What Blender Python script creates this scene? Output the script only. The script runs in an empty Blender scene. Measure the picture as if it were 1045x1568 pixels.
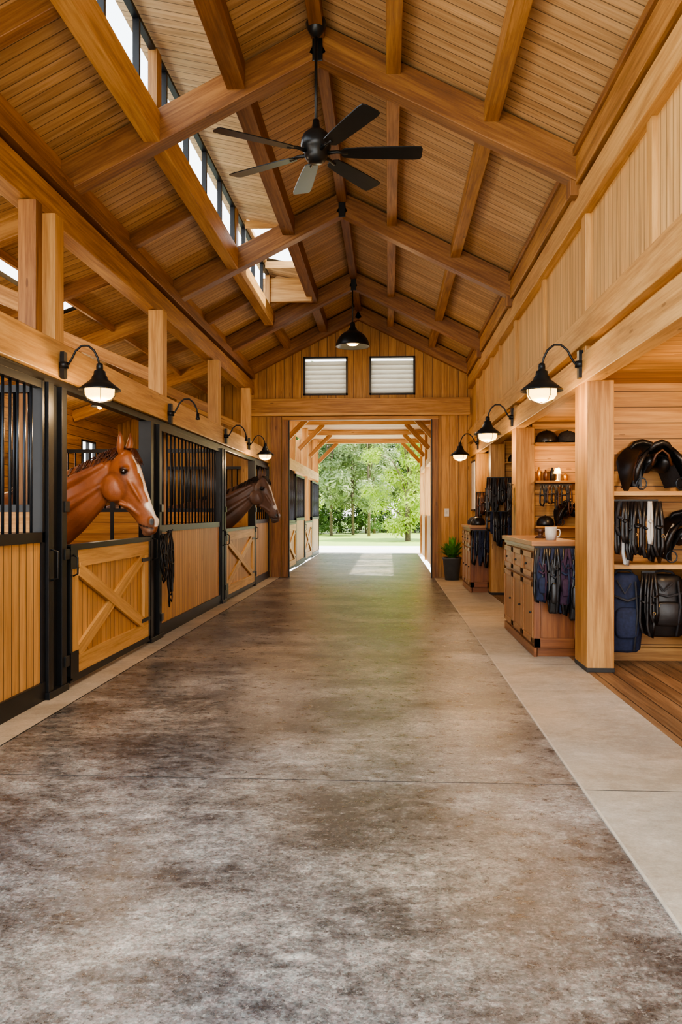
import bpy, bmesh, math, random
from mathutils import Vector, Matrix
random.seed(7)
R=random.random
def U(a,b): return a+(b-a)*random.random()

# ------------------------------------------------------------------ materials
class NT:
    def __init__(s,name):
        s.mat=bpy.data.materials.new(name); s.mat.use_nodes=True
        s.t=s.mat.node_tree; s.bsdf=s.t.nodes['Principled BSDF']; s.out=s.t.nodes['Material Output']
    def n(s,typ,**kw):
        nd=s.t.nodes.new(typ)
        for k,v in kw.items(): setattr(nd,k,v)
        return nd
    def l(s,a,b): s.t.links.new(a,b)
    def math(s,op,a,b=None,c=None):
        nd=s.t.nodes.new('ShaderNodeMath'); nd.operation=op
        for i,x in enumerate((a,b,c)):
            if x is None: continue
            if isinstance(x,(int,float)): nd.inputs[i].default_value=x
            else: s.l(x,nd.inputs[i])
        return nd.outputs[0]
    def comb(s,x,y,z):
        nd=s.t.nodes.new('ShaderNodeCombineXYZ')
        for i,v in enumerate((x,y,z)):
            if isinstance(v,(int,float)): nd.inputs[i].default_value=v
            else: s.l(v,nd.inputs[i])
        return nd.outputs[0]
    def noise(s,vec,scale,detail=4,rough=.5,dist=0):
        nd=s.n('ShaderNodeTexNoise'); nd.inputs['Scale'].default_value=scale
        nd.inputs['Detail'].default_value=detail; nd.inputs['Roughness'].default_value=rough
        nd.inputs['Distortion'].default_value=dist
        if vec is not None: s.l(vec,nd.inputs['Vector'])
        return nd.outputs['Fac']
    def ramp(s,fac,stops):
        nd=s.n('ShaderNodeValToRGB'); cr=nd.color_ramp
        while len(cr.elements)<len(stops): cr.elements.new(.5)
        for e,(p,c) in zip(cr.elements,stops):
            e.position=p; e.color=(c[0],c[1],c[2],1)
        s.l(fac,nd.inputs[0]); return nd.outputs[0]
    def mix(s,fac,a,b,mode='MIX'):
        nd=s.n('ShaderNodeMix'); nd.data_type='RGBA'; nd.blend_type=mode
        for i,x in ((0,fac),(6,a),(7,b)):
            if isinstance(x,(int,float)): nd.inputs[i].default_value=x
            elif isinstance(x,tuple): nd.inputs[i].default_value=(x[0],x[1],x[2],1)
            else: s.l(x,nd.inputs[i])
        return nd.outputs[2]
    def bump(s,h,strength,dist=.01):
        nd=s.n('ShaderNodeBump'); nd.inputs['Strength'].default_value=strength
        nd.inputs['Distance'].default_value=dist
        s.l(h,nd.inputs['Height']); s.l(nd.outputs[0],s.bsdf.inputs['Normal'])

def wood(name,light,dark,board=None,rough=.5,gw=.03,var=.25,groove_dark=.25,knots=True):
    m=NT(name)
    uv=m.n('ShaderNodeUVMap'); uv.uv_map='UVMap'
    sp=m.n('ShaderNodeSeparateXYZ'); m.l(uv.outputs[0],sp.inputs[0])
    u,v=sp.outputs[0],sp.outputs[1]
    if board:
        vb=m.math('DIVIDE',v,board); idx=m.math('FLOOR',vb); fr=m.math('SUBTRACT',vb,idx)
        wn=m.n('ShaderNodeTexWhiteNoise'); wn.noise_dimensions='1D'; m.l(idx,wn.inputs['W']); rnd=wn.outputs['Value']
        off=m.math('MULTIPLY',rnd,37.0)
    else:
        off=0.0
    uu=m.math('ADD',u,off) if board else u
    g1=m.noise(m.comb(m.math('MULTIPLY',uu,1.6),m.math('MULTIPLY',v,34.0),off),1.0,6,.68)
    g2=m.noise(m.comb(m.math('MULTIPLY',uu,.5),m.math('MULTIPLY',v,6.0),off),1.3,4,.55,.6)
    f=m.math('ADD',m.math('MULTIPLY',g1,.55),m.math('MULTIPLY',g2,.45))
    col=m.ramp(f,[(.34,tuple(x*.64 for x in dark)),(.45,dark),(.61,light)])
    if knots:
        vo=m.n('ShaderNodeTexVoronoi'); vo.inputs['Scale'].default_value=1.0
        m.l(m.comb(m.math('MULTIPLY',uu,1.3),m.math('MULTIPLY',v,5.5),off),vo.inputs['Vector'])
        k=m.math('LESS_THAN',vo.outputs['Distance'],.065)
        col=m.mix(m.math('MULTIPLY',k,.6),col,(dark[0]*.35,dark[1]*.28,dark[2]*.25))
    if board:
        b=m.math('ADD',m.math('MULTIPLY',rnd,var*2),1-var)
        col=m.mix(1.0,col,m.comb(b,b,b),'MULTIPLY')
        e=m.math('MAXIMUM',m.math('LESS_THAN',fr,gw),m.math('GREATER_THAN',fr,1-gw))
        col=m.mix(e,col,(dark[0]*groove_dark,dark[1]*groove_dark,dark[2]*groove_dark))
        h=m.math('SUBTRACT',m.math('MULTIPLY',g1,.15),e)
        m.bump(h,.5,.006)
    else:
        m.bump(g1,.2,.004)
    m.l(col,m.bsdf.inputs['Base Color']); m.bsdf.inputs['Roughness'].default_value=rough
    return m.mat

def plain(name,c,rough=.5,metal=0,var=.15,scale=8,bump=0,spec=.5):
    m=NT(name); tc=m.n('ShaderNodeTexCoord')
    f=m.noise(tc.outputs['Object'],scale,4)
    col=m.ramp(f,[(.3,tuple(x*(1-var) for x in c)),(.7,tuple(min(1,x*(1+var)) for x in c))])
    m.l(col,m.bsdf.inputs['Base Color']); m.bsdf.inputs['Roughness'].default_value=rough
    m.bsdf.inputs['Metallic'].default_value=metal
    m.bsdf.inputs['Specular IOR Level'].default_value=spec
    if bump: m.bump(f,bump,.01)
    return m.mat

def emis(name,c,s):
    m=NT(name); m.bsdf.inputs['Base Color'].default_value=(*c,1)
    m.bsdf.inputs['Emission Color'].default_value=(*c,1); m.bsdf.inputs['Emission Strength'].default_value=s
    return m.mat

def concrete(name,cols,rough,agg,spec=.5):
    m=NT(name); tc=m.n('ShaderNodeTexCoord'); o=tc.outputs['Object']
    mp=m.n('ShaderNodeMapping'); mp.inputs['Scale'].default_value=(.9,1.3,1); m.l(o,mp.inputs[0])
    big=m.noise(mp.outputs[0],1.05,10,.70,.4)
    med=m.noise(mp.outputs[0],8,9,.78)
    f=m.math('ADD',m.math('MULTIPLY',big,.55),m.math('MULTIPLY',med,.45))
    col=m.ramp(f,[(.42,cols[0]),(.48,cols[1]),(.53,cols[2]),(.60,cols[3])])
    # slow warm / cool drift of the stain
    drift=m.noise(o,.45,3,.5)
    col=m.mix(1.0,col,m.ramp(drift,[(.38,(.93,.98,1.06)),(.62,(1.08,.99,.88))]),'MULTIPLY')
    def cells(scale,amt,colr):
        vo=m.n('ShaderNodeTexVoronoi'); vo.inputs['Scale'].default_value=scale; m.l(o,vo.inputs['Vector'])
        sp=m.n('ShaderNodeSeparateXYZ'); m.l(vo.outputs['Color'],sp.inputs[0])
        s=m.math('ADD',m.math('MULTIPLY',sp.outputs[0],amt*2),1-amt)
        s2=m.math('ADD',m.math('MULTIPLY',sp.outputs[1],amt*.5),1-amt*.25)
        return m.mix(1.0,colr,m.comb(s,m.math('MULTIPLY',s,s2),m.math('MULTIPLY',s,s2)),'MULTIPLY')
    col=cells(48,agg,col); col=cells(115,agg*1.6,col)
    fine=m.noise(o,150,3,.7)
    fl=m.noise(o,36,5,.78)
    light=m.math('GREATER_THAN',fl,.60); pits=m.math('LESS_THAN',fl,.40)
    col=m.mix(m.math('MULTIPLY',light,min(.75,agg*2.0)),col,tuple(x*1.25 for x in cols[3]))
    col=m.mix(m.math('MULTIPLY',pits,min(.85,agg*2.8)),col,tuple(x*.4 for x in cols[0]))
    m.l(col,m.bsdf.inputs['Base Color'])
    r=m.math('ADD',m.math('MULTIPLY',med,.5),rough-.25)
    m.l(r,m.bsdf.inputs['Roughness'])
    m.bsdf.inputs['Specular IOR Level'].default_value=spec
    h=m.math('SUBTRACT',m.math('ADD',m.math('MULTIPLY',fine,.6),m.math('MULTIPLY',med,.8)),pits)
    m.bump(h,.36 if agg>.15 else .12,.004)
    return m.mat

M={}
M['beam']=wood('timber_beam',(.53,.285,.088),(.32,.148,.038),rough=.5)
M['beamd']=wood('timber_truss',(.36,.172,.052),(.20,.082,.022),rough=.5)
M['beaml']=wood('timber_light',(.67,.405,.150),(.48,.255,.080),rough=.5)
M['roof']=wood('ceiling_boards',(.64,.435,.220),(.48,.295,.130),board=.135,rough=.6,gw=.04,var=.12,groove_dark=.3)
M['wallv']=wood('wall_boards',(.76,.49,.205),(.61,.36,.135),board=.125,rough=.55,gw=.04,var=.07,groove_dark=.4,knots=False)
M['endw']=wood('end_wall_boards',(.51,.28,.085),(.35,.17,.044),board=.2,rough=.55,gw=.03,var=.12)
M['stall']=wood('stall_boards',(.66,.39,.145),(.49,.265,.085),board=.125,rough=.5,gw=.045,var=.1,groove_dark=.28)
M['stallin']=wood('stall_inner_boards',(.58,.31,.095),(.40,.19,.05),board=.19,rough=.55,gw=.03,var=.12)
M['door']=wood('stall_door_boards',(.70,.44,.17),(.52,.30,.10),rough=.5)
M['tack']=wood('tack_wall_boards',(.66,.37,.12),(.49,.24,.07),board=.16,rough=.5,gw=.03,var=.12)
M['cab']=wood('cabinet_wood',(.29,.105,.030),(.18,.056,.016),rough=.35,knots=False)
M['cabl']=wood('cabinet_side_wood',(.46,.225,.085),(.33,.145,.05),rough=.4,knots=False)
M['wfloor']=wood('plank_floor',(.30,.175,.085),(.17,.09,.04),board=.16,rough=.45,gw=.03,var=.2)
M['black']=plain('black_steel',(.012,.013,.015),.4,.3)
M['iron']=plain('black_enamel',(.014,.016,.017),.32,.3)
M['bar']=plain('steel_bars',(.028,.036,.048),.28,.6)
M['leather']=plain('black_leather',(.012,.011,.011),.34,0,.4,20,.2)
M['brown']=plain('brown_leather',(.07,.024,.008),.4,0,.3,20)
M['white']=plain('white_webbing',(.5,.5,.48),.7)
M['navy']=plain('navy_fabric',(.012,.019,.052),.8,0,.3,30,.2)
M['grey']=plain('charcoal_fabric',(.03,.03,.034),.8,0,.3,30,.2)
M['purple']=plain('plum_fabric',(.045,.017,.04),.8,0,.3,30,.2)
M['pot']=plain('planter_ceramic',(.07,.08,.09),.5)
M['leafp']=plain('houseplant_leaf',(.10,.27,.04),.5,0,.4,15)
M['paper']=plain('notice_paper',(.75,.74,.70),.6)
M['brass']=plain('brass',(.65,.38,.12),.3,.9)
M['mug']=plain('mug_ceramic',(.6,.58,.52),.35)
M['bulb']=emis('lamp_glow',(1,.60,.16),6)
M['aisle']=concrete('aisle_concrete',[(.044,.041,.039),(.112,.104,.095),(.195,.180,.160),(.36,.33,.285)],.31,.22,.75)
M['aisle'].node_tree.nodes['Principled BSDF'].inputs['Specular Tint'].default_value=(.92,.86,1.0,1)  # bluish sheen tint put in to offset green doorway reflections
M['strip']=concrete('strip_concrete',[(.33,.275,.20),(.40,.34,.255),(.44,.375,.285),(.52,.45,.35)],.6,.04)
M['joint']=plain('joint_groove',(.035,.032,.028),.9)
M['edge']=plain('strip_edge',(.50,.44,.35),.7)
M['apron']=concrete('apron_gravel',[(.60,.59,.57),(.66,.65,.63),(.70,.69,.67),(.74,.73,.71)],.8,.05)
M['shav']=plain('wood_shavings',(.42,.29,.15),.95,0,.35,30,.5)
M['bark']=plain('bark',(.13,.10,.07),.9,0,.4,12,.6)
M['metalroof']=plain('roof_metal',(.12,.12,.12),.5,.5)
def leafmat(name,c,c2,fac=.4):
    m=NT(name); tc=m.n('ShaderNodeTexCoord'); f=m.noise(tc.outputs['Object'],1.8,6,.8)
    col=m.ramp(f,[(.35,c),(.65,c2)])
    m.l(col,m.bsdf.inputs['Base Color']); m.bsdf.inputs['Roughness'].default_value=.6
    tr=m.n('ShaderNodeBsdfTranslucent'); m.l(col,tr.inputs[0])
    mx=m.n('ShaderNodeMixShader'); mx.inputs[0].default_value=fac
    m.l(m.bsdf.outputs[0],mx.inputs[1]); m.l(tr.outputs[0],mx.inputs[2]); m.l(mx.outputs[0],m.out.inputs[0])
    return m.mat
M['leafA']=leafmat('maple_leaves',(.22,.37,.035),(.50,.58,.09))
M['leafB']=leafmat('dark_leaves',(.05,.12,.03),(.16,.25,.07))
M['leafC']=leafmat('pale_leaves',(.19,.27,.12),(.38,.44,.22))
M['grass']=leafmat('lawn_grass',(.27,.41,.07),(.39,.51,.12),.1)
M['louver']=leafmat('louver_paint',(.72,.71,.66),(.8,.79,.74),.45)
def glassm():
    m=NT('window_glass'); t=m.n('ShaderNodeBsdfTransparent'); g=m.n('ShaderNodeBsdfGlossy'); g.inputs['Roughness'].default_value=.03
    mx=m.n('ShaderNodeMixShader'); mx.inputs[0].default_value=.06
    m.l(t.outputs[0],mx.inputs[1]); m.l(g.outputs[0],mx.inputs[2]); m.l(mx.outputs[0],m.out.inputs[0]); return m.mat
M['glass']=glassm()
def attrmat(name,rough):
    m=NT(name); a=m.n('ShaderNodeAttribute'); a.attribute_name='coat'
    tc=m.n('ShaderNodeTexCoord'); f=m.noise(tc.outputs['Object'],6,6,.65)
    mp=m.n('ShaderNodeMapping'); mp.inputs['Scale'].default_value=(60,220,90); m.l(tc.outputs['Object'],mp.inputs[0])
    f2=m.noise(mp.outputs[0],1.5,3,.6)
    f3=m.noise(tc.outputs['Object'],11,3,.5)
    b=m.math('ADD',m.math('ADD',m.math('MULTIPLY',f,1.0),m.math('MULTIPLY',f2,.5)),.27)
    col=m.mix(1.0,a.outputs['Color'],m.comb(b,b,b),'MULTIPLY')
    m.l(col,m.bsdf.inputs['Base Color']); m.bsdf.inputs['Roughness'].default_value=rough
    m.bump(m.math('ADD',m.math('MULTIPLY',f2,.12),f3),.4,.012); return m.mat
M['coat']=attrmat('horse_coat',.40)
M['eye']=plain('horse_eye',(.008,.005,.004),.06)

# ------------------------------------------------------------------ mesh builder
class MB:
    def __init__(s): s.v=[];s.f=[];s.uv=[];s.m=[];s.sm=[];s.mats=[]
    def mi(s,mat):
        mat=M[mat] if isinstance(mat,str) else mat
        if mat not in s.mats: s.mats.append(mat)
        return s.mats.index(mat)
    def add(s,pts,faces,uvs,mat,smooth=False):
        b=len(s.v); s.v+= [tuple(p) for p in pts]; k=s.mi(mat)
        for f,u in zip(faces,uvs):
            s.f.append([b+i for i in f]); s.uv.append(u); s.m.append(k); s.sm.append(smooth)
    def quad(s,p,uv,mat): s.add(p,[list(range(len(p)))],[uv],mat)
    def beam(s,p1,p2,w,h,mat,up=(0,0,1),off=True):
        p1=Vector(p1);p2=Vector(p2);d=(p2-p1);L=d.length;d.normalize();up=Vector(up)
        if abs(d.dot(up))>.99: up=Vector((0,1,0))
        sd=d.cross(up).normalized(); u2=sd.cross(d).normalized()
        pts=[p+sd*(w/2*a)+u2*(h/2*b) for p in (p1,p2) for a,b in ((-1,-1),(1,-1),(1,1),(-1,1))]
        ou,ov=(U(0,50),U(0,50)) if off else (0,0)
        fs=[[0,1,5,4],[1,2,6,5],[2,3,7,6],[3,0,4,7],[3,2,1,0],[4,5,6,7]]
        ws=[w,h,w,h]; c=ov; uvs=[]
        for k in range(4):
            uvs.append([(ou,c),(ou,c+ws[k]),(ou+L,c+ws[k]),(ou+L,c)]); c+=ws[k]
        uvs+= [[(ou,ov),(ou+w,ov),(ou+w,ov+h),(ou,ov+h)]]*2
        s.add(pts,fs,uvs,mat)
    def box(s,x0,x1,y0,y1,z0,z1,mat,grain=None,off=True):
        lo=(x0,y0,z0);hi=(x1,y1,z1)
        if grain is None: grain=max(range(3),key=lambda i:hi[i]-lo[i])
        pts=[(x,y,z) for x in (x0,x1) for y in (y0,y1) for z in (z0,z1)]
        fs=[([0,1,3,2],0),([4,6,7,5],0),([0,4,5,1],1),([2,3,7,6],1),([0,2,6,4],2),([1,5,7,3],2)]
        ou,ov=(U(0,50),U(0,50)) if off else (0,0)
        uvs=[]
        for f,n in fs:
            ax=[i for i in range(3) if i!=n]
            if grain in ax: a=grain; b=[i for i in ax if i!=grain][0]
            else: a,b=ax
            uvs.append([(pts[i][a]+ou,pts[i][b]+ov) for i in f])
        s.add(pts,[f for f,n in fs],uvs,mat)
    def loft(s,rings,mat,caps=True,smooth=True,closed=True):
        n=len(rings[0]); pts=[p for r in rings for p in r]; fs=[];uv=[]
        for i in range(len(rings)-1):
            for j in range(n if closed else n-1):
                k=(j+1)%n
                fs.append([i*n+j,i*n+k,(i+1)*n+k,(i+1)*n+j]); uv.append([(i*.1,j*.05),(i*.1,j*.05+.05),(i*.1+.1,j*.05+.05),(i*.1+.1,j*.05)])
        if caps and closed:
            fs.append(list(range(n))[::-1]); uv.append([(0,0)]*n)
            b=(len(rings)-1)*n; fs.append([b+i for i in range(n)]); uv.append([(0,0)]*n)
        s.add(pts,fs,uv,mat,smooth)
    def tube(s,path,r,mat,n=8,smooth=True,flat=1.0):
        path=[Vector(p) for p in path]; rings=[]; N=len(path)
        rr=r if isinstance(r,(list,tuple)) else [r]*N
        prev=None
        for i,p in enumerate(path):
            t=(path[min(i+1,N-1)]-path[max(i-1,0)]).normalized()
            if prev is None:
                a=Vector((0,1,0)) if abs(t.y)<.9 else Vector((1,0,0))
                sd=t.cross(a).normalized()
            else:
                sd=(prev-t*prev.dot(t))
                sd=sd.normalized() if sd.length>1e-5 else t.orthogonal().normalized()
            prev=sd; up=t.cross(sd).normalized()
            rings.append([p+sd*(math.cos(2*math.pi*k/n)*rr[i])+up*(math.sin(2*math.pi*k/n)*rr[i]*flat) for k in range(n)])
        s.loft(rings,mat,True,smooth)
    def lathe(s,prof,c,mat,n=24,smooth=True,caps=False):
        c=Vector(c)
        s.loft([[c+Vector((r*math.cos(2*math.pi*k/n),r*math.sin(2*math.pi*k/n),z)) for k in range(n)] for r,z in prof],mat,caps,smooth)
    def ball(s,c,r,mat,n=12,sc=(1,1,1)):
        rings=[]
        for i in range(1,n):
            a=math.pi*i/n
            rings.append([Vector(c)+Vector((r*sc[0]*math.sin(a)*math.cos(2*math.pi*k/n),r*sc[1]*math.sin(a)*math.sin(2*math.pi*k/n),r*sc[2]*math.cos(a))) for k in range(n)])
        s.loft(rings,mat)
    def build(s,name,bevel=0,loc=None,rot=None,parent=None,scale=None,recalc=True):
        me=bpy.data.meshes.new(name); me.from_pydata(s.v,[],s.f)
        for m in s.mats: me.materials.append(m)
        ul=me.uv_layers.new(name='UVMap')
        flat=[c for u in s.uv for p in u for c in p]
        ul.data.foreach_set('uv',flat)
        me.polygons.foreach_set('material_index',s.m); me.polygons.foreach_set('use_smooth',s.sm)
        if recalc:
            bm=bmesh.new(); bm.from_mesh(me); bmesh.ops.recalc_face_normals(bm,faces=bm.faces); bm.to_mesh(me); bm.free()
        me.update()
        ob=bpy.data.objects.new(name,me); bpy.context.scene.collection.objects.link(ob)
        if loc: ob.location=loc
        if rot: ob.rotation_euler=rot
        if scale: ob.scale=(scale,)*3 if isinstance(scale,(int,float)) else scale
        if bevel:
            md=ob.modifiers.new('bevel','BEVEL'); md.width=bevel; md.segments=2; md.limit_method='ANGLE'
        if parent: ob.parent=parent
        return ob
def inst(ob,name,loc,rot=None,scale=None):
    o=bpy.data.objects.new(name,ob.data); bpy.context.scene.collection.objects.link(o); o.location=loc
    if rot: o.rotation_euler=rot
    if scale: o.scale=(scale,)*3 if isinstance(scale,(int,float)) else scale
    return o
def point(name,loc,e,col=(1,.68,.36),r=.06,parent=None):
    l=bpy.data.lights.new(name,'POINT'); l.energy=e; l.color=col; l.shadow_soft_size=r
    o=bpy.data.objects.new(name,l); bpy.context.scene.collection.objects.link(o); o.location=loc
    if parent: o.parent=parent
    return o

# ------------------------------------------------------------------ constants
XL,XR,RX=-3.2,1.85,-.68
RZ=6.25; SL=.514
YE=18.9; Y0=3.0
SF=-2.75
def rz(x): return RZ-SL*abs(x-RX)
def sz(x): return 4.62-.35*(abs(x)-3.2)

# ------------------------------------------------------------------ floors
b=MB(); b.box(-2.48,1.05,-4,30,-.1,0,'aisle')
for y in (4.60,11.2,19.0,26): b.box(-2.48,1.05,y-.0026,y+.0026,0,.001,'joint')
b.build('floor')
b=MB(); b.box(-2.80,-2.484,-4,YE,-.1,.004,'strip'); b.box(-2.484,-2.480,-4,YE,0,.0045,'joint')
b.build('trim_1')
b=MB(); b.box(1.056,1.86,-4,YE,-.1,.006,'strip'); b.box(1.044,1.056,-4,YE,-.05,.007,'edge')
for y in (4.5,8.2,12.3,16): b.box(1.056,1.86,y-.0025,y+.0025,0,.0072,'joint')
b.build('trim_2')
b=MB(); b.box(1.86,4.6,-4,YE,-.1,.008,'wfloor',grain=1,off=False); b.build('floor_tack_room')
b=MB(); b.box(-6.4,-2.80,-4,YE,-.1,.0,'shav'); b.build('floor_stalls')

# ------------------------------------------------------------------ ceiling
b=MB()
def slope(x0,z0,x1,z1,y0,y1,mat='roof',th=.06):
    L=math.hypot(x1-x0,z1-z0)
    b.quad([(x0,y0,z0),(x1,y0,z1),(x1,y1,z1),(x0,y1,z0)],[(0,y0),(L,y0),(L,y1),(0,y1)],mat)
    b.quad([(x0,y0,z0+th),(x1,y0,z1+th),(x1,y1,z1+th),(x0,y1,z0+th)],[(0,y0),(L,y0),(L,y1),(0,y1)],'metalroof')
slope(RX,RZ,2.35,rz(2.35),Y0,YE)
DX0,DX1,DE=-1.45,-2.3,15.7
slope(RX,RZ,DX0,rz(DX0),Y0,DE)
slope(DX1,rz(DX1),XL,rz(XL),Y0,DE)
slope(RX,RZ,XL,rz(XL),DE,YE)
DZ0=rz(DX0)+.02; DZ1=6.06
def dz(x): return DZ0+(DZ1-DZ0)*(x-DX0)/(DX1-DX0)
slope(DX0,DZ0,DX1-.15,dz(DX1-.15),Y0,12.7)
slope(DX0,DZ0,-1.62,dz(-1.62),12.7,14.8)
slope(-2.22,dz(-2.22),DX1-.15,dz(DX1-.15),12.7,14.8)
slope(DX0,DZ0,DX1-.15,dz(DX1-.15),14.8,DE)
b.quad([(DX0,DE,rz(DX0)),(DX1,DE,rz(DX1)),(DX1,DE,DZ1),(DX0,DE,DZ0)],[(0,0),(.9,0),(.9,.5),(0,.1)],'roof')
b.quad([(XL,Y0,rz(XL)),(XL,YE,rz(XL)),(XL,YE,4.5),(XL,Y0,4.5)],[(Y0,0),(YE,0),(YE,.4),(Y0,.4)],'beam')
slope(XL,sz(XL),-4.15,sz(-4.15),Y0,YE)
slope(-4.42,sz(-4.42),-6.5,sz(-6.5),Y0,YE)
for ya,yb in ((Y0,6.0),(11.0,YE)):
    slope(-4.15,sz(-4.15),-4.42,sz(-4.42),ya,yb)
b.build('ceiling',recalc=False)
b=MB(); b.box(1.97,4.6,Y0,YE,2.80,2.84,'tack',grain=0,off=False); b.box(1.97,4.6,Y0,YE,2.842,2.9,'metalroof'); b.build('ceiling_tack_room')

b=MB()
b.box(DX1-.03,DX1+.03,Y0,DE,rz(DX1)-.02,rz(DX1)+.03,'black'); b.box(DX1-.03,DX1+.03,Y0,DE,6.0,6.04,'black')
y=Y0+.7
while y<DE:
    b.box(DX1-.03,DX1+.03,y-.025,y+.025,rz(DX1),6.02,'black'); y+=.93
for y in (7.99,12.2,DE-.06): b.box(DX1-.04,DX1+.05,y-.08,y+.08,rz(DX1)-.1,6.02,'beam')
b.quad([(DX1,Y0,5.4),(DX1,DE,5.4),(DX1,DE,6.0),(DX1,Y0,6.0)],[(0,0)]*4,'glass')
b.build('window_1')
b=MB(); b.quad([(-1.62,12.7,dz(-1.62)),(-2.22,12.7,dz(-2.22)),(-2.22,14.8,dz(-2.22)),(-1.62,14.8,dz(-1.62))],[(0,0)]*4,'glass')
for xx in (-1.62,-2.22): b.box(xx-.02,xx+.02,12.7,14.8,dz(xx)-.02,dz(xx)+.05,'beaml')
for yy in (12.7,14.8): b.box(-2.22,-1.62,yy-.02,yy+.02,5.90,6.02,'beaml')
b.build('window_2')
b=MB()
b.quad([(-4.15,6.0,sz(-4.15)),(-4.42,6.0,sz(-4.42)),(-4.42,11.0,sz(-4.42)),(-4.15,11.0,sz(-4.15))],[(0,0)]*4,'glass')
b.box(-4.14,-4.10,Y0,YE,sz(-4.12)-.10,sz(-4.12)-.01,'beam')
b.build('window_3')

# ------------------------------------------------------------------ trusses & purlins
for ty in (3.9,8.0,12.2,16.2,YE-.12):
    b=MB(); D=.30; o=D/2+.02; w=.2 if ty<18 else .16
    b.beam((RX-.02,ty,RZ-o-.03),(XR+.08,ty,rz(XR)-o-.06),w,D,'beamd')
    b.beam((RX+.02,ty,RZ-o-.03),(XL-.1,ty,rz(XL)-o-.06),w,D,'beamd')
    if ty<18:
        b.beam((XL-.05,ty,sz(XL)-.13),(-6.3,ty,sz(-6.3)-.13),.14,.22,'beam')
        b.beam((XR-.02,ty,4.72),(XR-.02,ty,4.5),.22,.16,'beamd')
        b.box(RX-.05,RX+.05,ty-w/2-.012,ty-w/2,RZ-.42,RZ-.1,'iron')
    b.build('roof_truss',bevel=.008)
b=MB()
for x,w,h,mt in ((.05,.14,.19,'beam'),(.98,.14,.19,'beam'),(RX+.0,.13,.2,'beamd'),(-1.47,.18,.26,'beamd')):
    ys=[Y0,3.9,8.0,12.2,16.2,YE-.1]
    for a,c in zip(ys,ys[1:]):
        b.beam((x,a+.1,rz(x)-h/2),(x,c-.1,rz(x)-h/2),w,h,mt)
b.build('roof_purlin',bevel=.006)
b=MB()
b.beam((DX1,Y0,rz(DX1)-.17),(DX1,DE+.1,rz(DX1)-.17),.16,.30,'beaml')
b.beam((DX1,DE+.1,rz(DX1)-.1),(DX1,YE,rz(DX1)-.1),.14,.18,'beam')
b.box(DX1-.14,DX0,DE-.1,DE,5.50,5.95,'beaml')
for yy in (5.9,10.1,14.3):
    b.beam((XL,yy,rz(XL)-.1),(DX1,yy,rz(DX1)-.1),.12,.18,'beamd')
b.build('dormer_sill_beam',bevel=.006)
b=MB()
b.box(XL-.1,XL+.1,Y0,YE,4.2,4.5,'beam'); b.box(XL-.02,XL+.13,Y0,YE,4.56,4.72,'beamd')
b.build('plate_beam',bevel=.008)
b=MB()
for yy in (5.9,10.1,14.2): b.beam((XL-.05,yy,sz(XL)-.1),(-6.3,yy,sz(-6.3)-.1),.1,.17,'beamd')
b.beam((-5.2,Y0,sz(-5.2)-.2),(-5.2,YE,sz(-5.2)-.2),.14,.2,'beam')
for yy in (7.35,10.9,14.5,17.8):
    b.beam((-3.1,yy,3.3),(-4.6,yy,3.95),.12,.16,'beam')
b.build('roof_truss_shed',bevel=.006)

# ------------------------------------------------------------------ left side
b=MB(); b.box(SF-.2,SF+.02,Y0,YE,2.62,2.92,'beaml'); b.box(SF-.12,SF-.02,Y0,YE,2.545,2.62,'black')
b.build('header_beam',bevel=.01)
for yy in (3.9,7.35,10.9,14.5,17.8):
    b=MB(); b.box(-3.19,-2.99,yy-.1,yy+.1,0,4.19,'beaml')
    if yy==7.35: b.box(-3.18,-3.02,yy-.44,yy-.30,0,4.19,'beamd')
    b.build('timber_post',bevel=.008)

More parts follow.
